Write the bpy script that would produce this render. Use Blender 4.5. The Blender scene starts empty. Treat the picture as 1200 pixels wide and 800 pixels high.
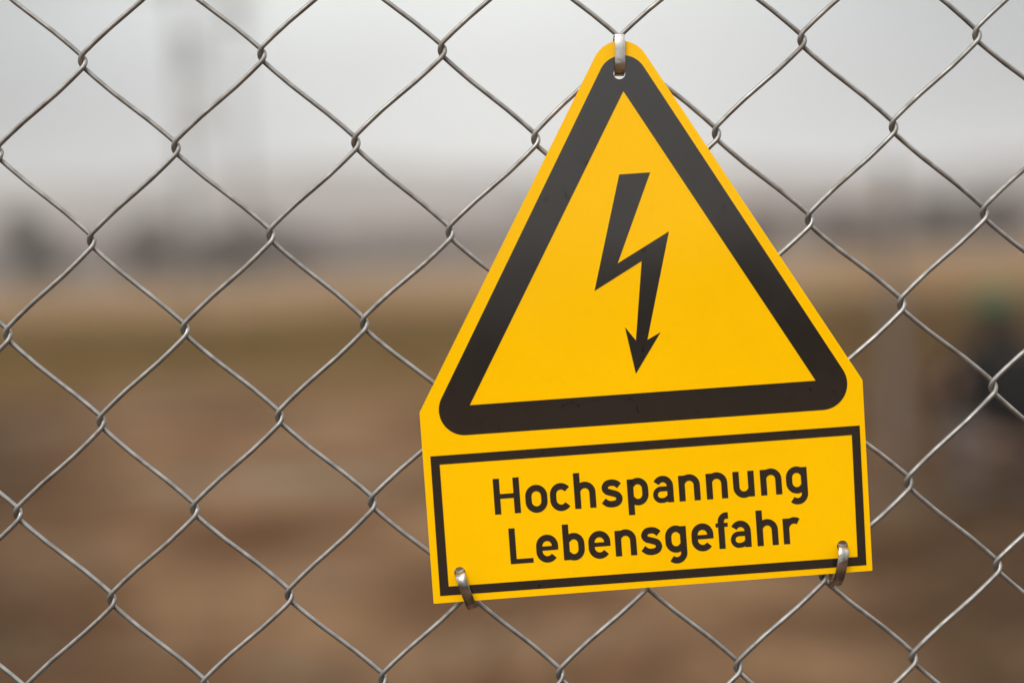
import bpy, math, random
from mathutils import Vector, Matrix, Euler
from mathutils.geometry import delaunay_2d_cdt
R = math.radians
sc = bpy.context.scene
C = sc.collection

# ------------------------------------------------------------------ camera, world, sun, exposure
cd = bpy.data.cameras.new('camera')
cam = bpy.data.objects.new('camera', cd); C.objects.link(cam)
cd.sensor_width = 36; cd.lens = 50.0; cd.clip_start = 0.01; cd.clip_end = 6000
cd.dof.use_dof = True; cd.dof.focus_distance = 0.648; cd.dof.aperture_fstop = 2.0
cam.matrix_world = Matrix.Translation((0, 0, 1.45)) @ Matrix.Rotation(R(90 - 3.433), 4, 'X') @ Matrix.Rotation(R(-2.640), 4, 'Z')
sc.camera = cam
sc.view_settings.view_transform = 'Standard'; sc.view_settings.look = 'None'
sc.view_settings.exposure = 0.45; sc.view_settings.gamma = 1.0
sc.cycles.use_denoising = True
sc.cycles.max_bounces = 8; sc.cycles.volume_bounces = 1
sc.cycles.sample_clamp_indirect = 4.0

SUN_EL, SUN_AZ = 48, 205          # behind and to the left of the camera, veiled by cloud
w = bpy.data.worlds.new("World"); sc.world = w; w.use_nodes = True
nt = w.node_tree; N = nt.nodes; L = nt.links; N.clear()
out = N.new('ShaderNodeOutputWorld')
sky = N.new('ShaderNodeTexSky'); sky.sky_type = 'NISHITA'; sky.sun_disc = False
sky.sun_elevation = R(SUN_EL); sky.sun_rotation = R(SUN_AZ); sky.dust_density = 4
b1 = N.new('ShaderNodeBackground'); b1.inputs[1].default_value = 0.08; L.new(sky.outputs[0], b1.inputs[0])
tc = N.new('ShaderNodeTexCoord'); sp = N.new('ShaderNodeSeparateXYZ'); L.new(tc.outputs['Generated'], sp.inputs[0])
rp = N.new('ShaderNodeValToRGB')  # overcast: brightness grows from the horizon to the zenith
e = rp.color_ramp.elements
e[0].position = 0.0; e[0].color = (0.190, 0.185, 0.180, 1)
e[1].position = 1.0; e[1].color = (0.98, 0.99, 1.0, 1)
k = e.new(0.06); k.color = (0.232, 0.230, 0.226, 1)
k = e.new(0.16); k.color = (0.312, 0.321, 0.315, 1)
k = e.new(0.45); k.color = (0.62, 0.63, 0.63, 1)
L.new(sp.outputs['Z'], rp.inputs[0])
mp = N.new('ShaderNodeMapping'); mp.inputs['Scale'].default_value = (1.0, 1.0, 3.2); mp.inputs['Location'].default_value = (0.35, 0.0, 0.1)
L.new(tc.outputs['Generated'], mp.inputs[0])
nz = N.new('ShaderNodeTexNoise'); nz.inputs['Scale'].default_value = 2.6; nz.inputs['Detail'].default_value = 5; nz.inputs['Roughness'].default_value = 0.5
L.new(mp.outputs[0], nz.inputs['Vector'])
mr = N.new('ShaderNodeMapRange'); mr.inputs[1].default_value = 0.3; mr.inputs[2].default_value = 0.7; mr.inputs[3].default_value = 0.88; mr.inputs[4].default_value = 1.12
L.new(nz.outputs[0], mr.inputs[0])
mul = N.new('ShaderNodeMixRGB'); mul.blend_type = 'MULTIPLY'; mul.inputs[0].default_value = 1
L.new(rp.outputs[0], mul.inputs[1]); L.new(mr.outputs[0], mul.inputs[2])
def wm(op, a, b=None):      # lens corner falloff painted into the sky: darker left and right, bent by noise
    n_ = N.new('ShaderNodeMath'); n_.operation = op
    for i_, q_ in enumerate((a, b)):
        if q_ is None: continue
        if isinstance(q_, (int, float)): n_.inputs[i_].default_value = q_
        else: L.new(q_, n_.inputs[i_])
    return n_.outputs[0]
ph = wm('ADD', wm('MULTIPLY', sp.outputs['X'], 7.6), wm('MULTIPLY', wm('SUBTRACT', nz.outputs[0], .5), 1.6))
sky_falloff = wm('ADD', wm('MULTIPLY', wm('COSINE', ph), .30), .74)
mul2 = N.new('ShaderNodeMixRGB'); mul2.blend_type = 'MULTIPLY'; mul2.inputs[0].default_value = 1
L.new(mul.outputs[0], mul2.inputs[1]); 
tint = N.new('ShaderNodeMixRGB'); tint.inputs[1].default_value = (.95, .985, 1.07, 1); tint.inputs[2].default_value = (1.01, 1.0, .985, 1)
L.new(sky_falloff, tint.inputs[0])
mul3 = N.new('ShaderNodeMixRGB'); mul3.blend_type = 'MULTIPLY'; mul3.inputs[0].default_value = 1
L.new(tint.outputs[0], mul3.inputs[1]); L.new(sky_falloff, mul3.inputs[2])
L.new(mul3.outputs[0], mul2.inputs[2]); mul = mul2
b2 = N.new('ShaderNodeBackground'); b2.inputs[1].default_value = 2.0; L.new(mul.outputs[0], b2.inputs[0])
mx = N.new('ShaderNodeMixShader'); mx.inputs[0].default_value = 0.92
L.new(b1.outputs[0], mx.inputs[1]); L.new(b2.outputs[0], mx.inputs[2]); L.new(mx.outputs[0], out.inputs[0])

sd = bpy.data.lights.new('sun', 'SUN'); sun = bpy.data.objects.new('sun', sd); C.objects.link(sun)
sd.energy = 1.5; sd.angle = R(25); sd.color = (1.0, 0.96, 0.9)
az = R(SUN_AZ)
sdir = Vector((math.sin(az) * math.cos(R(SUN_EL)), math.cos(az) * math.cos(R(SUN_EL)), math.sin(R(SUN_EL))))
sun.rotation_euler = sdir.to_track_quat('Z', 'Y').to_euler()

# ------------------------------------------------------------------ helpers
def tag(o, label=None, cat=None, group=None, kind=None):
    if label: o['label'] = label
    if cat: o['category'] = cat
    if group: o['group'] = group
    if kind: o['kind'] = kind
    return o
def empty(name, mat=None, loc=(0, 0, 0), rz=0):
    o = bpy.data.objects.new(name, None); C.objects.link(o); o.empty_display_size = 0.05
    if mat is not None: o.matrix_world = mat
    else: o.location = loc; o.rotation_euler = (0, 0, rz)
    return o
def obj(name, vf, mat, parent=None, smooth=False):
    if isinstance(vf, bpy.types.Mesh): me = vf
    else:
        me = bpy.data.meshes.new(name); me.from_pydata([tuple(v) for v in vf[0]], [], vf[1]); me.update()
        if smooth: me.polygons.foreach_set('use_smooth', [True] * len(me.polygons))
        if mat: me.materials.append(mat)
    o = bpy.data.objects.new(name, me); C.objects.link(o)
    if parent: o.parent = parent
    return o
def join(*parts):
    V, F = [], []
    for v, f in parts:
        n = len(V); V += list(v); F += [tuple(i + n for i in q) for q in f]
    return V, F
def box(x0, x1, y0, y1, z0, z1):
    V = [Vector((x, y, z)) for z in (z0, z1) for y in (y0, y1) for x in (x0, x1)]
    return V, [(0, 2, 3, 1), (4, 5, 7, 6), (0, 1, 5, 4), (2, 6, 7, 3), (0, 4, 6, 2), (1, 3, 7, 5)]
def tube(P, rad, n=8, cap=True):
    P = [Vector(p) for p in P]
    rr = rad if isinstance(rad, (list, tuple)) else [rad] * len(P)
    V, F = [], []
    t0 = (P[1] - P[0]).normalized(); up = Vector((0, 1, 0)) if abs(t0.y) < .9 else Vector((1, 0, 0))
    u = t0.cross(up).normalized()
    for i, p in enumerate(P):
        t = (P[min(i + 1, len(P) - 1)] - P[max(i - 1, 0)]).normalized()
        u = (u - t * u.dot(t)).normalized(); v = t.cross(u)
        for k in range(n):
            a = 2 * math.pi * k / n
            V.append(p + (u * math.cos(a) + v * math.sin(a)) * rr[i])
    for i in range(len(P) - 1):
        for k in range(n):
            k2 = (k + 1) % n
            F.append((i * n + k, i * n + k2, (i + 1) * n + k2, (i + 1) * n + k))
    if cap:
        F.append(tuple(range(n - 1, -1, -1))); F.append(tuple((len(P) - 1) * n + k for k in range(n)))
    return V, F

def mat(name, col, rough=.6, metal=0.0, noise=None, col2=None, scale=5, bump=0, bscale=50, spec=.5, coords='Object', stretch=None, coat=0):
    m = bpy.data.materials.new(name); m.use_nodes = True
    t = m.node_tree; b = t.nodes['Principled BSDF']
    b.inputs['Base Color'].default_value = (*col, 1); b.inputs['Roughness'].default_value = rough; b.inputs['Metallic'].default_value = metal
    b.inputs['Specular IOR Level'].default_value = spec
    co = t.nodes.new('ShaderNodeTexCoord')
    src = co.outputs[coords]
    if stretch:
        mpp = t.nodes.new('ShaderNodeMapping'); mpp.inputs['Scale'].default_value = stretch
        t.links.new(src, mpp.inputs[0]); src = mpp.outputs[0]
    if col2:
        n = t.nodes.new('ShaderNodeTexNoise'); n.inputs['Scale'].default_value = scale; n.inputs['Detail'].default_value = 6
        t.links.new(src, n.inputs['Vector'])
        r = t.nodes.new('ShaderNodeValToRGB'); r.color_ramp.elements[0].position = .35; r.color_ramp.elements[1].position = .65
        r.color_ramp.elements[0].color = (*col, 1); r.color_ramp.elements[1].color = (*col2, 1)
        t.links.new(n.outputs[0], r.inputs[0]); t.links.new(r.outputs[0], b.inputs['Base Color'])
    if bump:
        n2 = t.nodes.new('ShaderNodeTexNoise'); n2.inputs['Scale'].default_value = bscale; n2.inputs['Detail'].default_value = 4
        t.links.new(src, n2.inputs['Vector'])
        bp = t.nodes.new('ShaderNodeBump'); bp.inputs['Strength'].default_value = bump; bp.inputs['Distance'].default_value = .1 / bscale
        t.links.new(n2.outputs[0], bp.inputs['Height']); t.links.new(bp.outputs[0], b.inputs['Normal'])
    return m
rnd = random.Random(4)

# ------------------------------------------------------------------ materials
M_zinc = mat('galvanised_wire', (.22, .212, .20), .5, .85, col2=(.36, .35, .33), scale=160, bump=.5, bscale=900)
M_zinc2 = mat('galvanised_steel', (.4, .4, .39), .5, .6, col2=(.5, .5, .49), scale=8)
M_steel = mat('stainless_strap', (.50, .47, .43), .22, 1.0, col2=(.60, .57, .53), scale=260, bump=.6, bscale=500)
M_steel2 = mat('tarnished_strap', (.22, .195, .165), .26, 1.0, col2=(.55, .52, .48), scale=180, bump=.8, bscale=600)
M_trunk = mat('bark', (.10, .08, .06), .9, col2=(.06, .045, .035), scale=3)
M_belt = mat('winter_wood', (.165, .12, .092), .9, col2=(.20, .15, .115), scale=.05, spec=0)
M_ever = mat('evergreen_leaf', (.065, .055, .035), .8, col2=(.09, .075, .05), scale=.8, spec=0)
M_bare = mat('winter_twig', (.14, .10, .08), .9, col2=(.10, .074, .06), scale=.5, spec=0)
M_pole = mat('weathered_pole', (.17, .165, .16), .8, col2=(.13, .125, .12), scale=2)
M_conc = mat('concrete_post', (.19, .155, .13), .85, col2=(.15, .12, .10), scale=6, bump=.4, bscale=30)
M_grey = mat('grey_enamel', (.24, .25, .245), .5)

def sign_mat(name, col, col2=None, gloss=.85, scuff=1.0):
    """printed plastic film: glossy, with faint smears and tiny specks of dirt"""
    m = bpy.data.materials.new(name); m.use_nodes = True
    t = m.node_tree; b = t.nodes['Principled BSDF']; nd = t.nodes; lk = t.links
    co = nd.new('ShaderNodeTexCoord')
    n = nd.new('ShaderNodeTexNoise'); n.inputs['Scale'].default_value = 14; n.inputs['Detail'].default_value = 7; n.inputs['Roughness'].default_value = .65
    lk.new(co.outputs['Object'], n.inputs['Vector'])
    rr = nd.new('ShaderNodeMapRange'); rr.inputs[1].default_value = .3; rr.inputs[2].default_value = .7; rr.inputs[3].default_value = .07; rr.inputs[4].default_value = .15
    lk.new(n.outputs[0], rr.inputs[0]); lk.new(rr.outputs[0], b.inputs['Roughness'])
    v = nd.new('ShaderNodeTexNoise'); v.inputs['Scale'].default_value = 210; v.inputs['Detail'].default_value = 2
    lk.new(co.outputs['Object'], v.inputs['Vector'])
    ms = nd.new('ShaderNodeMapRange'); ms.inputs[1].default_value = .63; ms.inputs[2].default_value = .72
    ms.inputs[3].default_value = 0; ms.inputs[4].default_value = scuff
    lk.new(v.outputs[0], ms.inputs[0])
    ml = nd.new('ShaderNodeMapRange'); ml.inputs[1].default_value = .45; ml.inputs[2].default_value = .58
    lk.new(n.outputs[0], ml.inputs[0])
    mu = nd.new('ShaderNodeMath'); mu.operation = 'MULTIPLY'; lk.new(ms.outputs[0], mu.inputs[0]); lk.new(ml.outputs[0], mu.inputs[1])
    mixc = nd.new('ShaderNodeMixRGB'); mixc.inputs[1].default_value = (*col, 1); mixc.inputs[2].default_value = (*(col2 or (.02, .018, .015)), 1)
    lk.new(mu.outputs[0], mixc.inputs[0]); lk.new(mixc.outputs[0], b.inputs['Base Color'])
    # slow fading of the film, a few per cent
    fd = nd.new('ShaderNodeTexNoise'); fd.inputs['Scale'].default_value = 6; fd.inputs['Detail'].default_value = 8; fd.inputs['Roughness'].default_value = .6
    lk.new(co.outputs['Object'], fd.inputs['Vector'])
    fm = nd.new('ShaderNodeMapRange'); fm.inputs[1].default_value = .3; fm.inputs[2].default_value = .7; fm.inputs[3].default_value = .93; fm.inputs[4].default_value = 1.02
    lk.new(fd.outputs[0], fm.inputs[0])
    fx = nd.new('ShaderNodeMixRGB'); fx.blend_type = 'MULTIPLY'; fx.inputs[0].default_value = 1
    lk.new(mixc.outputs[0], fx.inputs[1]); lk.new(fm.outputs[0], fx.inputs[2]); lk.new(fx.outputs[0], b.inputs['Base Color'])
    bn = nd.new('ShaderNodeTexNoise'); bn.inputs['Scale'].default_value = 9; bn.inputs['Detail'].default_value = 1
    lk.new(co.outputs['Object'], bn.inputs['Vector'])
    bp = nd.new('ShaderNodeBump'); bp.inputs['Strength'].default_value = .25; bp.inputs['Distance'].default_value = .004
    lk.new(bn.outputs[0], bp.inputs['Height']); lk.new(bp.outputs[0], b.inputs['Normal'])
    sl = nd.new('ShaderNodeMapRange'); sl.inputs[3].default_value = gloss; sl.inputs[4].default_value = .12
    lk.new(mu.outputs[0], sl.inputs[0]); lk.new(sl.outputs[0], b.inputs['Specular IOR Level'])
    return m
M_yel = sign_mat('yellow_film', (.99, .54, .0), (.6, .31, .01), .2, .1)
M_blk = sign_mat('black_print', (.018, .014, .011), (.011, .009, .007))
M_edge = mat('cut_plastic_edge', (.85, .36, .01), .5)

def weathered_wire():
    t = M_zinc.node_tree; nd = t.nodes; lk = t.links; b = nd['Principled BSDF']
    old = b.inputs['Base Color'].links[0].from_socket
    co = nd.new('ShaderNodeTexCoord'); n = nd.new('ShaderNodeTexNoise'); n.inputs['Scale'].default_value = 45; n.inputs['Detail'].default_value = 8; n.inputs['Roughness'].default_value = .7
    lk.new(co.outputs['Object'], n.inputs['Vector'])
    r = nd.new('ShaderNodeMapRange'); r.inputs[1].default_value = .54; r.inputs[2].default_value = .7; r.inputs[4].default_value = .6
    lk.new(n.outputs[0], r.inputs[0])
    m = nd.new('ShaderNodeMixRGB'); m.inputs[2].default_value = (.16, .115, .075, 1); lk.new(r.outputs[0], m.inputs[0]); lk.new(old, m.inputs[1])
    lk.new(m.outputs[0], b.inputs['Base Color'])
    r2 = nd.new('ShaderNodeMapRange'); r2.inputs[1].default_value = .35; r2.inputs[2].default_value = .7; r2.inputs[3].default_value = .36; r2.inputs[4].default_value = .68
    lk.new(n.outputs[0], r2.inputs[0]); lk.new(r2.outputs[0], b.inputs['Roughness'])
weathered_wire()

# ------------------------------------------------------------------ ground (one sheet to the horizon)
def ground_mat():
    m = bpy.data.materials.new('bare_earth_and_grass'); m.use_nodes = True
    t = m.node_tree; nd = t.nodes; lk = t.links; b = nd['Principled BSDF']; b.inputs['Roughness'].default_value = .95
    b.inputs['Specular IOR Level'].default_value = 0
    co = nd.new('ShaderNodeTexCoord'); sx = nd.new('ShaderNodeSeparateXYZ'); lk.new(co.outputs['Object'], sx.inputs[0])
    def noise(s, d=5, sc=(1, 1, 1), ro=.55):
        mpp = nd.new('ShaderNodeMapping'); mpp.inputs['Scale'].default_value = sc; lk.new(co.outputs['Object'], mpp.inputs[0])
        n = nd.new('ShaderNodeTexNoise'); n.inputs['Scale'].default_value = s; n.inputs['Detail'].default_value = d; n.inputs['Roughness'].default_value = ro
        lk.new(mpp.outputs[0], n.inputs['Vector']); return n.outputs[0]
    def rng(v, a, b_, c=0, d=1):
        r = nd.new('ShaderNodeMapRange'); r.interpolation_type = 'SMOOTHSTEP'
        for i, q in enumerate((a, b_, c, d)): r.inputs[i + 1].default_value = q
        lk.new(v, r.inputs[0]); return r.outputs[0]
    def math_(op, a, b_):
        n = nd.new('ShaderNodeMath'); n.operation = op
        for i, q in enumerate((a, b_)):
            if isinstance(q, (int, float)): n.inputs[i].default_value = q
            else: lk.new(q, n.inputs[i])
        return n.outputs[0]
    def mix(f, a, b_):
        n = nd.new('ShaderNodeMixRGB')
        for i, q in ((0, f), (1, a), (2, b_)):
            if isinstance(q, tuple): n.inputs[i].default_value = (*q, 1)
            elif isinstance(q, (int, float)): n.inputs[i].default_value = q
            else: lk.new(q, n.inputs[i])
        return n.outputs[0]
    # how far the bare soil reaches wanders with a broad noise
    wob = math_('MULTIPLY', math_('SUBTRACT', noise(.12, 3), .5), 14)
    far = math_('ADD', math_('ADD', sx.outputs['Y'], wob), math_('MULTIPLY', sx.outputs['X'], .25))
    soil = mix(rng(noise(.9, 6), .38, .62), (.088, .046, .023), (.19, .115, .064))
    soil = mix(rng(noise(.55, 4, (.6, 1.3, 1)), .54, .66), soil, (.175, .132, .09))     # dried clay
    soil = mix(rng(noise(.6, 4, (.7, 1.5, 1)), .56, .66, 0, .85), soil, (.06, .03, .016))
    # lens corner falloff painted into the soil at both sides, over some darker earth
    ax = math_('ABSOLUTE', math_('ADD', math_('ADD', sx.outputs['X'], math_('MULTIPLY', sx.outputs['Y'], .055)), math_('MULTIPLY', math_('SUBTRACT', noise(.8, 3), .5), 1.4)), 0)
    ratio = math_('DIVIDE', ax, math_('ADD', sx.outputs['Y'], .8))
    falloff_wet = rng(ratio, .16, .34, 0, .8)
    near = rng(sx.outputs['Y'], 14, 24, 1, 0)
    soil = mix(math_('MULTIPLY', falloff_wet, near), soil, (.036, .022, .013))
    olive = mix(rng(noise(1.2, 5), .4, .6), (.085, .051, .015), (.13, .08, .03))
    tan = mix(rng(noise(.06, 4, (1, .4, 1)), .4, .65), (.18, .105, .048), (.25, .17, .10))
    dark = rng(math_('DIVIDE', sx.outputs['X'], math_('ADD', sx.outputs['Y'], 1)), .15, .28)
    col = mix(rng(far, 13, 20), soil, mix(math_('MULTIPLY', dark, .8), olive, (.05, .028, .014)))
    col = mix(rng(far, 30, 46), col, tan)
    col = mix(rng(sx.outputs['Y'], 150, 260), col, (.12, .105, .08))
    lk.new(col, b.inputs['Base Color'])
    bp = nd.new('ShaderNodeBump'); bp.inputs['Strength'].default_value = .8; bp.inputs['Distance'].default_value = .05
    lk.new(noise(7, 8), bp.inputs['Height']); lk.new(bp.outputs[0], b.inputs['Normal'])
    return m
M_ground = ground_mat()
def ground():
    V, F = [], []
    rs = [0.01, .8, 1.6, 2.4, 3.2, 4.2, 5.4, 7, 9, 12, 16, 21, 28, 38, 52, 75, 110, 170, 260, 400, 650, 1150]
    n = 72
    for ri, r in enumerate(rs):
        for k in range(n):
            a = 2 * math.pi * k / n
            x, y = r * math.cos(a), r * math.sin(a)
            amp = .035 if 2.5 < r < 60 else 0
            z = amp * (math.sin(x * 1.7 + math.sin(y * 1.1) * 2) + math.sin(y * 2.3 + x * .6)) * .5
            V.append((x, y, z))
    for i in range(len(rs) - 1):
        for k in range(n):
            k2 = (k + 1) % n
            F.append((i * n + k, (i + 1) * n + k, (i + 1) * n + k2, i * n + k2))
    F.append(tuple(range(n)))
    return V, F
g = obj('ground', ground(), M_ground, smooth=True); tag(g, kind='structure')

# loose clods of earth beyond the fence, and dry grass tufts at the edge of the soil
def clods():
    V, F = [], []
    for i in range(1600):
        y = 1.6 + 15 * rnd.random() ** 1.3; x = rnd.uniform(-.55, .55) * y - .1 + rnd.gauss(0, .5)
        s = rnd.uniform(.012, .05); n = len(V)
        for d in ((1, 0, 0), (-1, 0, 0), (0, 1, 0), (0, -1, 0), (0, 0, 1), (0, 0, -.6)):
            q = s * rnd.uniform(.7, 1.3); V.append((x + d[0] * q, y + d[1] * q, .0 + d[2] * q * .7 + .3 * s))
        for q in ((0, 2, 4), (2, 1, 4), (1, 3, 4), (3, 0, 4), (2, 0, 5), (1, 2, 5), (3, 1, 5), (0, 3, 5)): F.append(tuple(n + i_ for i_ in q))
    return V, F
M_clod = mat('clod_earth', (.12, .075, .045), .95, col2=(.15, .095, .055), scale=2, spec=0)
c = obj('earth_clods', clods(), M_clod); tag(c, 'loose brown clods of earth scattered on the bare ground behind the fence', 'soil', kind='stuff')
def tufts():
    V, F = [], []
    for i in range(5200):
        y = rnd.uniform(19, 44); x = rnd.uniform(-.5, .5) * y
        y -= .25 * x
        for k in range(5):
            a = rnd.uniform(0, 6.28); h = rnd.uniform(.08, .28); l = rnd.uniform(.03, .14); n = len(V)
            dx, dy = math.cos(a), math.sin(a)
            V += [(x - dy * .012, y + dx * .012, -.03), (x + dy * .012, y - dx * .012, -.03), (x + dx * l, y + dy * l, h)]
            F.append((n, n + 1, n + 2))
    return V, F
M_tuft = mat('dry_grass', (.12, .074, .024), .9, col2=(.18, .115, .05), scale=.6, spec=0)
c = obj('grass_tufts', tufts(), M_tuft); tag(c, 'olive and straw coloured dry grass growing past the bare earth', 'grass', kind='stuff')

# ------------------------------------------------------------------ hills all round, hazed by the air
def hills():
    V, F = [], []
    n = 240; prof = [(420, 0), (480, .25), (540, .62), (600, .92), (660, 1.0), (760, .75), (880, 0)]
    for ri, (r, hh) in enumerate(prof):
        for k in range(n):
            a = 2 * math.pi * k / n
            H = 42 + 5 * math.sin(a * 3 + 1) + 3.0 * math.sin(a * 8 + .5) + 1.6 * math.sin(a * 23)
            rr = r * (1 + .03 * math.sin(a * 7))
            V.append((rr * math.cos(a), rr * math.sin(a), hh * H + (-.5 if hh == 0 else rnd.uniform(-.6, .6))))
    for i in range(len(prof) - 1):
        for k in range(n):
            k2 = (k + 1) % n; F.append((i * n + k, (i + 1) * n + k, (i + 1) * n + k2, i * n + k2))
    return V, F
M_hill = mat('wooded_hillside', (.12, .098, .085), 1, col2=(.18, .145, .12), scale=.02, spec=0, stretch=(1, 1, 3))
h = obj('hills', hills(), M_hill, smooth=True); tag(h, kind='structure')

# ------------------------------------------------------------------ trees
def crown(rx, rz, z0, n, leaf, seed, conic=False):
    q = random.Random(seed); V, F = [], []
    lobes = [(q.uniform(-.55, .55), q.uniform(-.55, .55), q.uniform(-.7, .8), q.uniform(.35, .6)) for _ in range(11)]
    while len(F) < n:
        l = q.choice(lobes)
        d = Vector((q.gauss(0, 1), q.gauss(0, 1), q.gauss(0, 1))).normalized() * l[3] * q.random() ** .4
        p = Vector((l[0], l[1], l[2])) + d
        k = (1.15 - p.z) * .62 if conic else 1
        if conic and k < .04: continue
        P = Vector((p.x * rx * k, p.y * rx * k, z0 + rz + p.z * rz))
        a = Vector((q.gauss(0, 1), q.gauss(0, 1), q.gauss(0, 1))).normalized(); b = a.orthogonal().normalized()
        s = leaf * q.uniform(.6, 1.4); i = len(V)
        V += [P - a * s, P + b * s * .6, P + a * s, P - b * s * .6]; F.append((i, i + 1, i + 2, i + 3))
    return V, F
def limbs(h, z0, rx, seed, twig=False):
    q = random.Random(seed); parts = [tube([(0, 0, -.1), (.05, .02, h * .45), (0, .05, h * .9)], [h * .028, h * .018, h * .005], 8)]
    for i in range(10 if not twig else 26):
        z = q.uniform(.25, .8) * h; a = q.uniform(0, 6.28); l = rx * q.uniform(.5, 1.0)
        parts.append(tube([(0, 0, z), (math.cos(a) * l * .5, math.sin(a) * l * .5, z + l * .35), (math.cos(a) * l, math.sin(a) * l, z + l * .9)], [h * .009, h * .006, h * .002], 5))
    return join(*parts)
ev = [( obj, )]
def tree(name, x, y, h, rx, seed, label, group, m, conic=False, leaf=.22, n=1500, share={}):
    key = (conic, round(rx / h, 1), seed % 3, m.name)
    t = empty(name, loc=(x, y, 0), rz=rnd.uniform(0, 6.28)); tag(t, label, 'tree', group)
    if key not in share:
        a = obj('trunk', limbs(1, .2, rx / h, seed, not conic), M_trunk, t)
        b = obj('crown', crown(rx / h, .44, .12, n, leaf / h, seed, conic), m, t)
        share[key] = (a.data, b.data)
    else:
        a = obj('trunk', share[key][0], None, t); b = obj('crown', share[key][1], None, t)
    t.scale = (h, h, h)
    return t
tree('evergreen_tree', -40.6, 122, 7.4, 2.6, 1, 'dark evergreen tree at the far left edge of the field', None, M_ever, leaf=.32)
labs = [('bare grey brown tree just right of the dark evergreen', -34.5, 132, 5.4, 2.4),
        ('rounded bare tree behind the second row of mesh from the left', -30.8, 128, 5.9, 2.6),
        ('squat bare tree near the foot of the tall pole with two boxes', -27.0, 134, 5.0, 2.9),
        ('bare tree between the two grey poles on the left', -23.6, 130, 5.8, 2.6),
        ('last bare tree of the left hand row, nearest the sign', -19.4, 133, 4.8, 2.5)]
for i, (lb, x, y, h_, r_) in enumerate(labs):
    tree('bare_tree', x, y, h_, r_, 20 + i, lb, 'bare trees at the far edge of the field', M_bare, leaf=.26)
labs = [('bare brown tree seen just right of the sign', 22.5, 128, 4.2, 3.0), ('wide bare tree behind the concrete post', 29.8, 124, 4.5, 3.4),
        ('bare tree above the crouching person', 38.2, 126, 4.9, 3.4), ('bare tree at the right edge above the green cap', 43.6, 126, 5.2, 3.2)]
for i, (lb, x, y, h_, r_) in enumerate(labs):
    tree('bare_tree', x, y, h_, r_, 30 + i, lb, 'bare trees at the far edge of the field', M_bare, leaf=.28)
def belt(x0, x1, y0, y1, h0, h1, n, seed, leaf):
    q = random.Random(seed); V, F = [], []
    for i in range(n):
        x = q.uniform(x0, x1); y = q.uniform(y0, y1)
        top = h0 + (h1 - h0) * (.5 + .5 * math.sin(x * .19 + seed) * math.sin(x * .047 + 1.3 * seed)) * q.uniform(.75, 1)
        z = top * q.random() ** .7
        a = Vector((q.gauss(0, 1), q.gauss(0, 1), q.gauss(0, 1))).normalized(); b = a.orthogonal().normalized(); s = leaf * q.uniform(.5, 1.5); k = len(V)
        P = Vector((x, y, z)); V += [P - a * s, P + b * s * .7, P + a * s, P - b * s * .7]; F.append((k, k + 1, k + 2, k + 3))
    return V, F
o = obj('far_woodland', belt(-190, 190, 226, 250, 6.5, 9.5, 20000, 3, .8), M_belt)
tag(o, 'hazy grey brown belt of woodland across the far side of the field', 'woodland', kind='stuff')
o = obj('woodland', belt(-110, 110, -84, -66, 3.4, 6.4, 16000, 5, .6), M_ever)  # unseen belt, added so the sign's gloss mirrors a dark skyline
tag(o, 'dark belt of trees added out of view behind the camera for the glossy sign to mirror', 'woodland', kind='stuff')

# ------------------------------------------------------------------ poles far behind on the left
p = empty('utility_pole', loc=(-13.25, 60, 0)); tag(p, 'tall grey pole carrying two boxes, blurred behind the left of the fence', 'pole', 'poles behind the fence')
obj('pole', tube([(0, 0, -.2), (0, 0, 7), (0, 0, 14.2)], [.17, .15, .12], 12), M_pole, p, True)
obj('equipment_box', join(box(-.1, .85, -.45, .35, 9.75, 11.3), box(-.03, .78, -.47, -.45, 9.85, 11.2)), M_grey, p)
obj('equipment_box', join(box(-.15, 1.05, -.4, .3, 7.1, 9.0), box(-.07, .97, -.42, -.4, 7.2, 8.9)), M_zinc2, p)
obj('crossarm', box(-1.4, 1.4, -.3, -.17, 13.2, 13.4), M_pole, p)
for x in (-1.2, -.5, .5, 1.2):
    obj('insulator', join(tube([(x, -.235, 13.4), (x, -.235, 13.62)], .03, 8), tube([(x, -.235, 13.5), (x, -.235, 13.55), (x, -.235, 13.6)], [.05, .09, .05], 8)), M_grey, p, True)
p = empty('utility_pole', loc=(-13.7, 75, 0)); tag(p, 'thinner far pole topped by a short crossarm, right of the pole with boxes', 'pole', 'poles behind the fence')
obj('pole', tube([(0, 0, -.2), (0, 0, 8), (0, 0, 17)], [.2, .17, .13], 12), M_pole, p, True)
obj('crossarm', join(box(-1.1, 1.1, -.26, -.12, 14.3, 14.6), box(-.8, .8, -.26, -.12, 15.4, 15.7)), M_pole, p)
obj('equipment_box', box(-.45, .45, -.6, -.15, 14.75, 15.3), M_grey, p)

# ------------------------------------------------------------------ concrete post beyond the fence on the right
p = empty('concrete_post', loc=(2.42, 9.0, 0), rz=.2); tag(p, 'pale grey concrete post standing on bare earth just right of the sign', 'post')
def chamfer_post(w_, h_):
    V, F = [], []; q = w_ / 2; c_ = .015
    ring = [(-q + c_, -q), (q - c_, -q), (q, -q + c_), (q, q - c_), (q - c_, q), (-q + c_, q), (-q, q - c_), (-q, -q + c_)]
    for z, s in ((-.2, 1), (h_ - .03, 1), (h_, .8)):
        for x, y in ring: V.append((x * s, y * s, z))
    for i in range(2):
        for k in range(8): F.append((i * 8 + k, i * 8 + (k + 1) % 8, i * 8 + 8 + (k + 1) % 8, i * 8 + 8 + k))
    F.append(tuple(range(16, 24))); return V, F
obj('shaft', chamfer_post(.07, 1.95), M_conc, p)
for z in (.4, 1.0, 1.6):
    obj('wire_eye', tube([(.02 * math.cos(a), -.035 - .02 * (.5 + .5 * math.sin(a)), z + .02 * math.sin(a)) for a in [i * .785 for i in range(9)]], .003, 6, False), M_zinc2, p, True)

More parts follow.
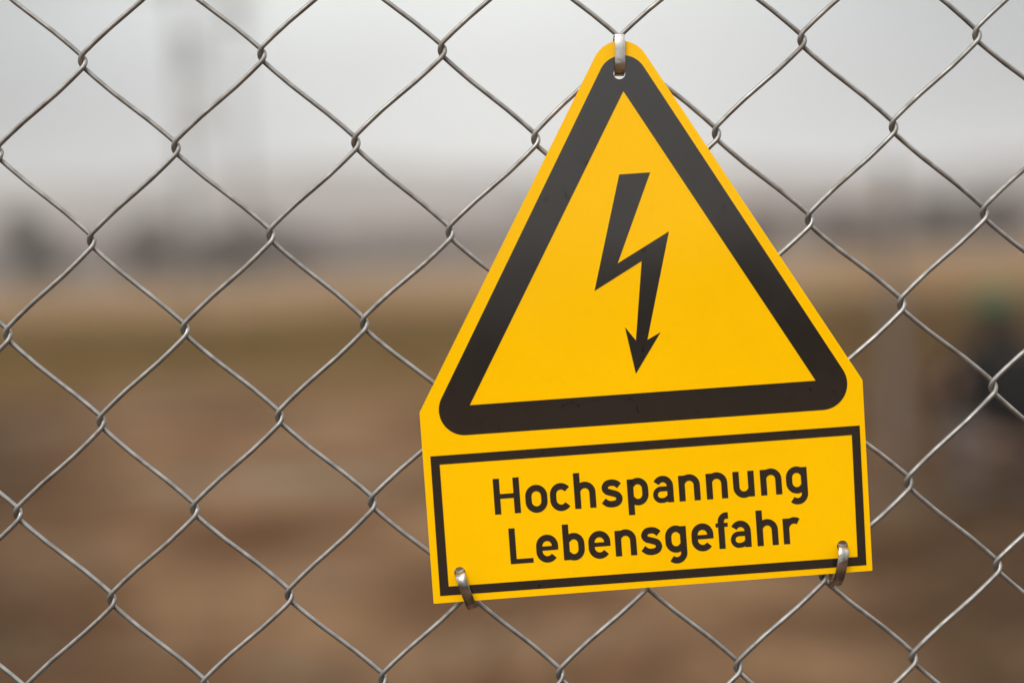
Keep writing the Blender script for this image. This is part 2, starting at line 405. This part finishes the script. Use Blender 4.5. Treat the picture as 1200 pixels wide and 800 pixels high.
# ------------------------------------------------------------------ crouching person beyond the fence on the right
M_skin = mat('skin', (.42, .26, .19), .6)
M_jack = mat('dark_jacket', (.008, .008, .0075), .9, spec=.1, col2=(.014, .013, .012), scale=9, bump=.5, bscale=25)
M_trou = mat('brown_trousers', (.09, .07, .06), .9, col2=(.13, .10, .085), scale=7, bump=.4, bscale=30)
M_cap = mat('green_knit_cap', (.055, .085, .035), .9, bump=.6, bscale=60)
M_shoe = mat('work_boot', (.12, .085, .06), .7)
M_hair = mat('brown_hair', (.03, .02, .014), .8)
def skin_mesh(name, V, E, Rr, m, parent, root=0, sub=2):
    me = bpy.data.meshes.new(name); me.from_pydata(V, E, []); me.update(); me.materials.append(m)
    o = bpy.data.objects.new(name, me); C.objects.link(o); o.parent = parent
    md = o.modifiers.new('Skin', 'SKIN')
    for i, r in enumerate(Rr):
        sv = me.skin_vertices[0].data[i]; sv.radius = (r, r) if not isinstance(r, tuple) else r; sv.use_root = (i == root)
    md.use_smooth_shade = True
    s = o.modifiers.new('Sub', 'SUBSURF'); s.levels = sub; s.render_levels = sub
    return o
pr = empty('person', loc=(2.60, 7.5, 0), rz=R(-84))
pr.scale = (1.06, 1.12, 1.03)
tag(pr, 'person crouching in a dark jacket and green cap, blurred beyond the fence at the right', 'person')
# faces -x; joints: pelvis .33 high, knees forward, elbows resting on the knees
pel, sp1, chest, neck, head = (.10, 0, .33), (.07, 0, .50), (.0, 0, .70), (-.06, 0, .86), (-.09, 0, .94)
def side(s):
    return dict(hip=(.08, .10 * s, .32), knee=(-.27, .17 * s, .46), ank=(-.07, .13 * s, .10), heel=(-.03, .13 * s, .04), toe=(-.25, .15 * s, .035),
                sh=(-.01, .185 * s, .76), el=(-.17, .25 * s, .53), wr=(-.37, .13 * s, .50), palm=(-.44, .09 * s, .49))
Vb = [pel, sp1, chest, neck, head, (-.10, 0, 1.02)]; Eb = [(0, 1), (1, 2), (2, 3), (3, 4), (4, 5)]; Rb = [.12, .12, .13, .055, .075, .085]
for s in (1, -1):
    d = side(s); i = len(Vb)
    Vb += [d['hip'], d['knee'], d['ank'], d['sh'], d['el'], d['wr'], d['palm']]; Rb += [.085, .058, .04, .06, .042, .027, .036]
    Eb += [(0, i), (i, i + 1), (i + 1, i + 2), (2, i + 3), (i + 3, i + 4), (i + 4, i + 5), (i + 5, i + 6)]
    px, py, pz = d['palm']
    for f_, (dy, l_) in enumerate(((.026, .07), (.009, .08), (-.009, .075), (-.026, .06))):
        j = len(Vb)
        Vb += [(px - .03, py + dy, pz), (px - .03 - l_ * .5, py + dy * 1.1, pz - .006), (px - .03 - l_ * .85, py + dy * 1.1, pz - .03 - .004 * f_)]
        Rb += [.0095, .009, .007]; Eb += [(i + 6, j), (j, j + 1), (j + 1, j + 2)]
    j = len(Vb); Vb += [(px - .005, py - .035 * s, pz + .012), (px - .045, py - .05 * s, pz + .01)]; Rb += [.011, .008]; Eb += [(i + 6, j), (j, j + 1)]
skin_mesh('body', Vb, Eb, Rb, M_skin, pr)
def ellipsoid(c_, r_, n=16, m=12, zmin=-1):
    V, F = [], []
    for i in range(m + 1):
        t_ = math.acos(max(-1, zmin)) * i / m
        for k in range(n):
            a = 2 * math.pi * k / n
            V.append((c_[0] + r_[0] * math.sin(t_) * math.cos(a), c_[1] + r_[1] * math.sin(t_) * math.sin(a), c_[2] + r_[2] * math.cos(t_)))
    for i in range(m):
        for k in range(n): F.append((i * n + k, (i + 1) * n + k, (i + 1) * n + (k + 1) % n, i * n + (k + 1) % n))
    return V, F
hd = ellipsoid((-.11, 0, 1.0), (.098, .078, .118))
face = join(hd, ellipsoid((-.207, 0, .985), (.017, .013, .022), 8, 6), ellipsoid((-.10, .08, .99), (.018, .01, .03), 8, 6), ellipsoid((-.10, -.08, .99), (.018, .01, .03), 8, 6))
obj('head', face, M_skin, pr, True)
ey = mat('eye_dark', (.02, .015, .012), .3); lip = mat('lip', (.3, .13, .11), .6)
for s in (1, -1): obj('eye', ellipsoid((-.196, .03 * s, 1.01), (.01, .013, .008), 8, 6), ey, pr, True)
obj('mouth', ellipsoid((-.195, 0, .947), (.01, .024, .006), 8, 6), lip, pr, True)
obj('hair', ellipsoid((-.088, 0, .992), (.112, .09, .13), 16, 10, -.8), M_hair, pr, True).rotation_euler = (0, 0, 0)
obj('cap', join(ellipsoid((-.108, 0, 1.035), (.122, .104, .125), 20, 10, .02), tube([(-.108 + .121 * math.cos(a), .103 * math.sin(a), 1.04) for a in [i * math.pi / 12 for i in range(25)]], .015, 8, False)), M_cap, pr, True)
Vj = [(.10, 0, .36), (.08, 0, .50), (.01, 0, .68), (-.03, 0, .81), (-.065, 0, .92)]; Ej = [(0, 1), (1, 2), (2, 3), (3, 4)]; Rj = [(.20, .18), (.19, .17), (.20, .17), (.17, .14), (.105, .105)]
for s in (1, -1):
    d = side(s); i = len(Vj); Vj += [d['sh'], d['el'], (-.345, .145 * s, .503)]; Rj += [.085, .068, .045]; Ej += [(2, i), (i, i + 1), (i + 1, i + 2)]
skin_mesh('jacket', Vj, Ej, Rj, M_jack, pr)
Vt = [(.12, 0, .32)]; Et = []; Rt = [(.15, .13)]
for s in (1, -1):
    d = side(s); i = len(Vt); Vt += [(.03, .12 * s, .35), d['knee'], (-.15, .15 * s, .26), (-.075, .13 * s, .11)]; Rt += [.105, .078, .07, .062]
    Et += [(0, i), (i, i + 1), (i + 1, i + 2), (i + 2, i + 3)]
skin_mesh('trousers', Vt, Et, Rt, M_trou, pr)
for s in (1, -1):
    d = side(s)
    skin_mesh('boot', [(-.07, .13 * s, .13), (-.045, .13 * s, .055), (-.15, .14 * s, .05), (-.26, .15 * s, .042)], [(0, 1), (1, 2), (2, 3)], [.055, .052, .05, .04], M_shoe, pr)

# ------------------------------------------------------------------ chain link fence
FR = Matrix(((.99991207, -.01326003, .00015386), (.01324572, .99925393, .03627852), (-.0006348, -.03627329, .99934171)))
Z0 = 1.4216
FW = Matrix.Translation((.01534, .64946, 1.42156)) @ FR.to_4x4()          # lattice origin of the mesh
FB = FW @ Matrix.Translation((0, 0, -Z0))
fence = empty('chain_link_fence', FB)
tag(fence, 'galvanised chain link fence of diamond mesh that carries the yellow sign', 'fence')
A_, B_, S_ = .04081707, .04089698, -.00044003
# each hooked crossing sits a little off the regular grid (mm), as the mesh has sagged and been pulled about
KN = {(0, 0): (0.32, -0.03),(0, 2): (0.0, 0.56),(0, 4): (0.0, -0.06),(0, 6): (0.58, 0.37),(-1, 1): (1.05, 0.85),(-1, 3): (0.64, 0.17),(-1, 5): (0.87, 0.34),(1, 1): (-0.47, 0.57),(1, 3): (-0.6, -0.25),(1, 5): (-0.46, -0.68),(2, 0): (-0.26, 0.53),(2, 2): (-0.28, 0.47),(2, 4): (-0.52, -0.58),(2, 6): (-0.09, -0.55),(3, 1): (-0.51, 0.27),(3, 3): (-0.62, -0.29),(3, 5): (-0.86, -0.29),(3, 7): (-0.09, 0.01),(4, 0): (-0.11, -0.01),(4, 2): (-0.42, -0.97),(5, 1): (-0.31, -0.73),(5, 7): (-0.22, -0.79),(6, 0): (-0.43, 0.83),(6, 6): (0.25, -0.67),(7, 1): (0.65, -0.78),(7, 7): (0.18, -0.35),(8, 0): (0.72, -0.52),(8, 2): (0.79, -0.6),(9, 1): (0.19, -0.37),(9, 3): (0.7, 0.39),(9, 5): (0.73, 0.23),(9, 7): (-0.31, 0.79),(10, 0): (-0.72, -0.58),(10, 2): (-0.39, -0.14),(10, 4): (0.58, 1.8),(10, 6): (-0.59, 1.08)}
J0, J1 = -13, 34
WR = .00111; DD = .00128
_nc = {}
def node(k, j):
    if (k, j) not in _nc:
        if (k, j) in KN: d = KN[(k, j)]
        elif -2 <= k <= 11 and -1 <= j <= 8: d = (rnd.gauss(0, .3), rnd.gauss(0, .3))
        else: d = (0, 0)
        _nc[(k, j)] = Vector(((k - 5) * A_ + d[0] * .001, 0, -(j - 3) * B_ + S_ * (k - 5) + d[1] * .001 + Z0))
    return _nc[(k, j)]
# the front half of each turn sweeps wider than the back half
HF, XF = .0042, .0024
HH, XC = .0029, .0016
def wire_path(wi, fine=True):
    P = []
    ss = [-1, -.75, -.5, -.25, 0, .25, .5, .75, 1] if fine else [-1, -.5, 0, .5, 1]
    for j in range(J0, J1 + 1):
        left = (wi + j) % 2 == 0
        nd_ = node(wi if left else wi + 1, j); sg = 1 if left else -1
        # from the top of the turn to its bottom; a left turn arrives in front (towards the viewer) and leaves behind
        for s in ss:
            # s=-1 top ... s=1 bottom
            front = (s < 0) == left
            h_, x_ = (HF, XF) if front else (HH, XC)
            x = sg * (-WR + x_ * s * s); y = sg * DD * math.sin(math.pi / 2 * s)
            P.append(nd_ + Vector((x, y, -h_ * s)))
        if fine and j < J1:
            # nearly straight run to the next turn, bowed a hair
            n2 = node(wi + 1 if left else wi, j + 1)
            h_, x_ = (HH, XC) if left else (HF, XF)
            a = P[-1]; b = n2 + Vector((-sg * (-WR + x_), sg * DD, h_)) ; bw = rnd.gauss(0, .00012)
            y_ = sg * DD
            for t_ in (.12, .3, .5, .7, .88):
                q = a.lerp(Vector((b.x, y_, b.z)), t_)
                q.z += -.00045 * math.sin(2 * math.pi * t_) * 1 + bw * math.sin(math.pi * t_); P.append(q)
    return P
shared = {}
for wi in range(-56, 66):
    if -3 <= wi <= 12:
        obj('wire', tube(wire_path(wi), WR, 12), M_zinc, fence, True)
    else:
        par = wi % 2
        base = -56 + par
        if par not in shared:
            me = obj('wire', tube(wire_path(base, False), WR, 6), M_zinc, fence, True); shared[par] = me.data
        else:
            o = obj('wire', shared[par], None, fence); o.location = ((wi - base) * A_, 0, S_ * (wi - base))
for x in (-2.5, 2.45):
    obj('post', join(tube([(x, .032, -.3), (x, .032, 1.0), (x, .032, 2.12)], .025, 20), tube([(x, .032, 2.12), (x, .032, 2.13), (x, .032, 2.15)], [.029, .028, .004], 20)), M_zinc2, fence, True)
obj('top_rail', tube([(-2.5, .028, 2.07), (0, .028, 2.07), (2.45, .028, 2.07)], .018, 16), M_zinc2, fence, True)
for z in (.12,): obj('tension_wire', tube([(-2.5, .004, z), (0, .004, z - .006), (2.45, .004, z)], .0015, 8), M_zinc, fence, True)

# ------------------------------------------------------------------ the sign (millimetres in its own plane: x along the text, z up)
SW = FW @ Matrix.Translation((.045422, -.0045, -.013209)) @ Matrix.Rotation(R(-1.5597), 4, 'Y')
sign = empty('warning_sign', SW)
tag(sign, 'yellow and black high voltage warning sign with lightning bolt, hung on the wire mesh', 'sign')
def cdt(loops, inside, quads=None):
    V, E = [], []
    for lp in loops:
        n = len(V); V += [Vector(p) for p in lp]; E += [(n + i, n + (i + 1) % len(lp)) for i in range(len(lp))]
    r = delaunay_2d_cdt(V, E, [], 0, 1e-4)
    vs, fs = r[0], r[2]; F = []
    for f in fs:
        c_ = sum((vs[i] for i in f), Vector((0, 0))) / len(f)
        if inside(c_):
            F.append(tuple(f))
    return vs, F
def pip(p, lp):
    c_ = False; n = len(lp)
    for i in range(n):
        x1, y1 = lp[i][0], lp[i][1]; x2, y2 = lp[(i + 1) % n][0], lp[(i + 1) % n][1]
        if (y1 > p[1]) != (y2 > p[1]) and p[0] < (x2 - x1) * (p[1] - y1) / (y2 - y1) + x1: c_ = not c_
    return c_
def round_poly(pts, rads, seg=10):
    out = []
    n = len(pts)
    for i in range(n):
        p = Vector(pts[i]); a = Vector(pts[i - 1]); b = Vector(pts[(i + 1) % n]); r = rads[i]
        if r <= 0: out.append(tuple(p)); continue
        u = (a - p).normalized(); v = (b - p).normalized(); ang = math.acos(max(-1, min(1, u.dot(v)))) / 2
        d = r / math.tan(ang); c_ = p + (u + v).normalized() * (r / math.sin(ang))
        s = p + u * d - c_; e_ = p + v * d - c_
        a0 = math.atan2(s.y, s.x); a1 = math.atan2(e_.y, e_.x)
        while a1 - a0 > math.pi: a1 -= 2 * math.pi
        while a1 - a0 < -math.pi: a1 += 2 * math.pi
        for k in range(seg + 1):
            t_ = a0 + (a1 - a0) * k / seg; out.append((c_.x + r * math.cos(t_), c_.y + r * math.sin(t_)))
    return out
def circ(c_, r, n=28): return [(c_[0] + r * math.cos(2 * math.pi * k / n), c_[1] + r * math.sin(2 * math.pi * k / n)) for k in range(n)]
def isect(a, b, c_, d):
    a, b, c_, d = map(Vector, (a, b, c_, d)); r = b - a; s = d - c_
    t_ = ((c_ - a).x * s.y - (c_ - a).y * s.x) / (r.x * s.y - r.y * s.x); return tuple(a + r * t_)
MM = .001
PY = -.00008
def flat(name, loops, inside, m, y=PY):
    vs, F = cdt(loops, inside)
    V = [(v.x * MM, y, v.y * MM) for v in vs]
    o = obj(name, (V, F), m, sign)
    me = o.data
    flip = [p for p in me.polygons if p.normal.y > 0]
    if flip:
        me.clear_geometry(); F2 = []
        for f in F:
            a, b, c_ = (Vector(V[i]) for i in f[:3])
            F2.append(f if (b - a).cross(c_ - a).y < 0 else tuple(reversed(f)))
        me.from_pydata(V, [], F2); me.update()
    return o
HOLES = [(-3.43, 121.81), (-92.12, -98.62), (83.12, -99.76)]
hr = [2.7, 2.6, 2.6]
apex = isect((-104.99, -24.59), (-14.23, 129.51), (97.33, -24.71), (8.5, 130.41))
outl = round_poly([apex, (-104.99, -24.59), (-105.02, -111.92), (96.02, -112.01), (97.33, -24.71)], [13.2, 1.2, .4, .4, 1.2], 14)
hl = [circ(c_, r) for c_, r in zip(HOLES, hr)]
def plate():
    vs, F = cdt([outl] + hl, lambda p: pip(p, outl) and not any(pip(p, h_) for h_ in hl))
    n = len(vs); T = .0016; bv = .00018
    V = [(v.x * MM, 0, v.y * MM) for v in vs] + [(v.x * MM, T, v.y * MM) for v in vs]
    F2 = []
    for f in F:
        a, b, c_ = (Vector(V[i]) for i in f[:3]); ff = f if (b - a).cross(c_ - a).y < 0 else tuple(reversed(f))
        F2.append(ff); F2.append(tuple(i + n for i in reversed(ff)))
    cnt = {}
    for f in F2[::2]:
        for i in range(len(f)): cnt[(f[i], f[(i + 1) % len(f)])] = 1
    side_ = [(b, a, a + n, b + n) for (a, b) in cnt if (b, a) not in cnt]
    return V, F2, side_
V, F, SD = plate()
me = bpy.data.meshes.new('plate'); me.from_pydata(V, [], F + SD); me.update(); me.materials.append(M_yel); me.materials.append(M_edge); me.materials.append(M_blk)
for i, p_ in enumerate(me.polygons):
    if i >= len(F): p_.material_index = 2 if (p_.center.xz - Vector(HOLES[0]) * MM).length < .004 else 1
o = obj('plate', me, None, sign)
# black triangle band, its eyelet hole cut through
tl = ((-94.46, -18.69), (-11.25, 125.07)); tr = ((8.18, 123.3), (90.34, -22.25)); bt = ((-87.04, -36.36), (79.56, -37.06))
tp = isect(*tl, *tr); bl = isect(*tl, *bt); br = isect(*tr, *bt)
tro = round_poly([tp, bl, br], [11.2, 11.6, 11.8], 18)
tri = [(-2.19, 113.63), (-81.96, -22.92), (75.91, -23.44)]
flat('warning_triangle', [tro, tri, hl[0]], lambda p: pip(p, tro) and not pip(p, tri) and not pip(p, hl[0]), M_blk)
bolt = [(-6.76, 76.31), (7.36, 76.26), (-10.29, 36.29), (13.98, 49.06), (0.61+.1, 0.42+.3), (7.0, 3.76), (-5.62, -14.37), (-9.09, 7.28), (-4.54, 0.8), (0.61, 36.46), (-21.74, 24.52)]
flat('lightning_bolt', [bolt], lambda p: pip(p, bolt), M_blk)
fo = [(-101.57, -44.82), (94.65, -45.29), (93.46, -109.3), (-101.82, -108.64)]
fi = [(-97.6, -48.89), (90.73, -49.42), (89.62, -105.16), (-97.62, -104.58)]
flat('text_frame', [fo, fi], lambda p: pip(p, fo) and not pip(p, fi), M_blk)

# lettering: strokes of one width, in units where the capital is 42 high
HW = 3.8
def arc(cx, cy, rx, ry, a0, a1, n=12):
    return [(cx + rx * math.cos(R(a0 + (a1 - a0) * i / n)), cy + ry * math.sin(R(a0 + (a1 - a0) * i / n))) for i in range(n + 1)]
def spline(P, n=8):
    out = []
    Q = [P[0]] + list(P) + [P[-1]]
    for i in range(1, len(Q) - 2):
        p0, p1, p2, p3 = (Vector(q) for q in Q[i - 1:i + 3])
        for k in range(n):
            t_ = k / n
            out.append(tuple(.5 * ((2 * p1) + (p2 - p0) * t_ + (2 * p0 - 5 * p1 + 4 * p2 - p3) * t_ ** 2 + (-p0 + 3 * p1 - 3 * p2 + p3) * t_ ** 3)))
    out.append(tuple(P[-1])); return out
def quads(path, hw, closed=False):
    P = [Vector(p) for p in path]; n = len(P)
    off = []
    for i in range(n):
        if closed: a, b = P[i - 1], P[(i + 1) % n]
        else: a, b = P[max(i - 1, 0)], P[min(i + 1, n - 1)]
        d1 = (P[i] - a).normalized() if (P[i] - a).length > 1e-6 else (b - P[i]).normalized()
        d2 = (b - P[i]).normalized() if (b - P[i]).length > 1e-6 else d1
        t_ = (d1 + d2).normalized(); nn = Vector((-t_.y, t_.x)); c_ = max(.5, nn.dot(Vector((-d1.y, d1.x))))
        off.append(nn * hw / c_)
    out = []
    for i in range(n if closed else n - 1):
        j = (i + 1) % n; out.append([tuple(P[i] + off[i]), tuple(P[i] - off[i]), tuple(P[j] - off[j]), tuple(P[j] + off[j])])
    return out
oring = arc(12.6, 18.4, 9.5, 9.5, 0, 180, 14) + arc(12.6, 12.1, 9.5, 9.5, 180, 360, 14)
stem = lambda x, a, b: ([(x, a), (x, b)], HW)
arch = (arc(12.2, 18.4, 9.1, 9.1, 152, 0) + [(21.3, 0)], HW)
G = {
 'H': [stem(3.1, 0, 42), stem(26.9, 0, 42), ([(3.1, 21), (26.9, 21)], 2.8)],
 'L': [stem(3.1, 0, 42), ([(0, 2.8), (27, 2.8)], 2.8)],
 'o': [(oring, HW, True)],
 'c': [(arc(12.5, 18.4, 9.4, 9.5, 36, 180, 14) + arc(12.5, 12.1, 9.4, 9.5, 180, 324, 14), HW)],
 'e': [([(22.2, 13.2)] + arc(12.7, 18.4, 9.5, 9.5, 0, 180, 14) + arc(12.7, 12.1, 9.6, 9.5, 180, 324, 14), HW), ([(3.4, 15.6), (22.4, 15.6)], 2.5)],
 'h': [stem(3.1, 0, 42), arch], 'n': [stem(3.1, 0, 30.2), arch],
 'u': [stem(21.2, 0, 30.2), ([(3.1, 30.2)] + arc(12.1, 11.8, 9.0, 9.1, 180, 332), HW)],
 's': [(spline([(21.6, 23.6), (17.6, 26.9), (12.4, 27.9), (6.8, 26.6), (4.2, 22.2), (6.4, 18.0), (12.2, 15.9), (18.6, 13.4), (21.2, 8.7), (18.6, 4.2), (12.3, 2.6), (6.4, 3.7), (2.0, 7.2)], 4), HW)],
 'p': [stem(3.1, -11.8, 30.2), (arc(12.0, 18.4, 8.9, 9.3, 150, 0) + arc(12.0, 12.1, 8.9, 9.3, 0, -150), HW)],
 'b': [stem(3.1, 0, 42), (arc(12.3, 18.4, 9.0, 9.3, 150, 0) + arc(12.3, 12.1, 9.0, 9.3, 0, -150), HW)],
 'a': [([(21.3, 0)] + arc(12.6, 19.0, 8.7, 8.9, 0, 152), HW), ([(21.3, 16.3)] + arc(9.9, 9.5, 6.8, 6.8, 90, 270) + arc(11.2, 11.8, 10.2, 9.1, -80, -28, 6), 2.9)],
 'g': [([(21.2, 30.2), (21.2, -.8)] + arc(12.2, -.8, 9.0, 8.7, 0, -134), HW), (arc(12.2, 18.4, 9.1, 9.3, 30, 180) + arc(12.2, 12.6, 9.1, 9.3, 180, 330), HW)],
 'f': [([(6.7, 0)] + [(6.7, 31)] + arc(13.4, 31.9, 6.7, 7.0, 176, 96) + [(15.8, 38.9)], HW), ([(0, 28.0), (14.8, 28.0)], 2.4)],
 'r': [stem(3.1, 0, 30.2), (arc(12.9, 17.3, 9.8, 10.2, 160, 57), HW)],
}
def letter(ch, u, v0, x0, y0):
    qs = []
    for st in G[ch]: qs += quads(st[0], st[1], len(st) > 2)
    s = .3888
    qs = [[((x0 / s + u + x * .972 + .34) * s, (y0 / s + v0 + y) * s) for x, y in q] for q in qs]
    flat('letter', qs, lambda p: any(pip(p, q) for q in qs), M_blk)
L1 = [('H', 0), ('o', 36.6), ('c', 65.6), ('h', 94.1), ('s', 125.4), ('p', 156.4), ('a', 185.4), ('n', 216.8), ('n', 249.1), ('u', 280.8), ('n', 312.9), ('g', 343.2)]
L2 = [('L', 0), ('e', 30.9), ('b', 62.7), ('e', 92.3), ('n', 123.7), ('s', 153.7), ('g', 182.7), ('e', 213.6), ('f', 242.1), ('a', 258.7), ('h', 290.6), ('r', 321.7)]
for ch, u in L1: letter(ch, u, -u * .0036 * 1.0, -73.99, -73.53)
for ch, u in L2: letter(ch, u, -u * .003, -68.52, -96.58)

# ------------------------------------------------------------------ the three metal strap clips
def strap(path, wd, th, ang, name, hole, label, metal=None):
    """path: (y, s) mm profile; s runs from the hole along direction ang (deg from straight down); flat strip of width wd"""
    pts = spline([(a, b) for a, b in path], 6); n = len(pts)
    V, F = [], []
    d = Vector((math.sin(R(ang)), 0, -math.cos(R(ang)))); wv = Vector((math.cos(R(ang)), 0, math.sin(R(ang))))
    for i, (y, s) in enumerate(pts):
        a = Vector(pts[max(i - 1, 0)]); b = Vector(pts[min(i + 1, n - 1)]); t_ = (b - a).normalized(); nn = Vector((-t_.y, t_.x))  # in (y,s)
        for q, o_ in ((-wd / 2, -th / 2), (-wd / 2 + .25, -th / 2 - .06), (wd / 2 - .25, -th / 2 - .06), (wd / 2, -th / 2), (wd / 2, th / 2), (-wd / 2, th / 2)):
            yy = y + nn.x * o_; s_ = s + nn.y * o_
            V.append((Vector((0, yy, 0)) + d * s_ + wv * q) * MM)
    for i in range(n - 1):
        for k_ in range(6):
            k2 = (k_ + 1) % 6; F.append((i * 6 + k_, i * 6 + k2, i * 6 + 6 + k2, i * 6 + 6 + k_))
    F.append(tuple(range(5, -1, -1))); F.append(tuple((n - 1) * 6 + k_ for k_ in range(6)))
    o = obj(name, (V, F), metal or M_steel)
    o.matrix_world = SW @ Matrix.Translation((hole[0] * MM, 0, hole[1] * MM))
    bm_ = o.modifiers.new('Bevel', 'BEVEL'); bm_.width = .00008; bm_.segments = 1; bm_.limit_method = 'ANGLE'
    o.data.polygons.foreach_set('use_smooth', [True] * len(o.data.polygons))
    tag(o, label, 'clip', 'metal clips holding the sign')
    return o
strap([(7.2, -5.5), (6.8, -1.5), (4.5, .2), (1.2, .3), (-.9, -.8), (-1.9, -2.6), (-2.3, -5), (-2.4, -9), (-2.2, -13.5), (-1.0, -16.6), (2.0, -17.6), (5.5, -17.2), (7.6, -15), (7.9, -10.5), (7.6, -8)],
      4.6, .6, -4.0, 'strap_clip', (HOLES[0][0] + .1, HOLES[0][1]), 'bright metal clip through the hole at the top of the yellow sign')
strap([(7.0, 4.5), (5.0, .8), (2.0, -.2), (-.6, .2), (-2.6, 1.2), (-4.0, 3.6), (-4.4, 7), (-3.8, 11), (-1.8, 15.2), (1.2, 17.5), (4.6, 17.7), (7.2, 15.8), (7.9, 12), (7.4, 9.5)],
      4.6, .6, 15.5, 'strap_clip', (HOLES[1][0], HOLES[1][1]), 'grey metal clip at the lower left corner of the sign, slanting down to the right', M_steel2)
strap([(7.0, 4.5), (5.0, .8), (2.0, -.2), (-.6, .1), (-2.7, 1.1), (-4.1, 3.6), (-4.6, 7), (-4.1, 11.5), (-2.1, 15.8), (1.2, 18.2), (4.6, 18.6), (7.2, 16.8), (7.9, 13), (7.4, 10.5)],
      4.6, .6, -13.5, 'strap_clip', (HOLES[2][0], HOLES[2][1]), 'grey metal clip at the lower right corner of the sign, slanting down to the left', M_steel2)

# ------------------------------------------------------------------ haze
HZ = True
if HZ:
    V, F = box(-1250, 1250, -1250, 1250, -1.5, 75)
    hz = obj('haze', (V, F), None); tag(hz, kind='stuff')
    m = bpy.data.materials.new('pale_air'); m.use_nodes = True; t = m.node_tree; t.nodes.clear()
    om = t.nodes.new('ShaderNodeOutputMaterial'); pv = t.nodes.new('ShaderNodeVolumePrincipled')
    pv.inputs['Color'].default_value = (.92, .94, .95, 1); pv.inputs['Density'].default_value = .00095
    t.links.new(pv.outputs[0], om.inputs['Volume']); hz.data.materials.append(m)
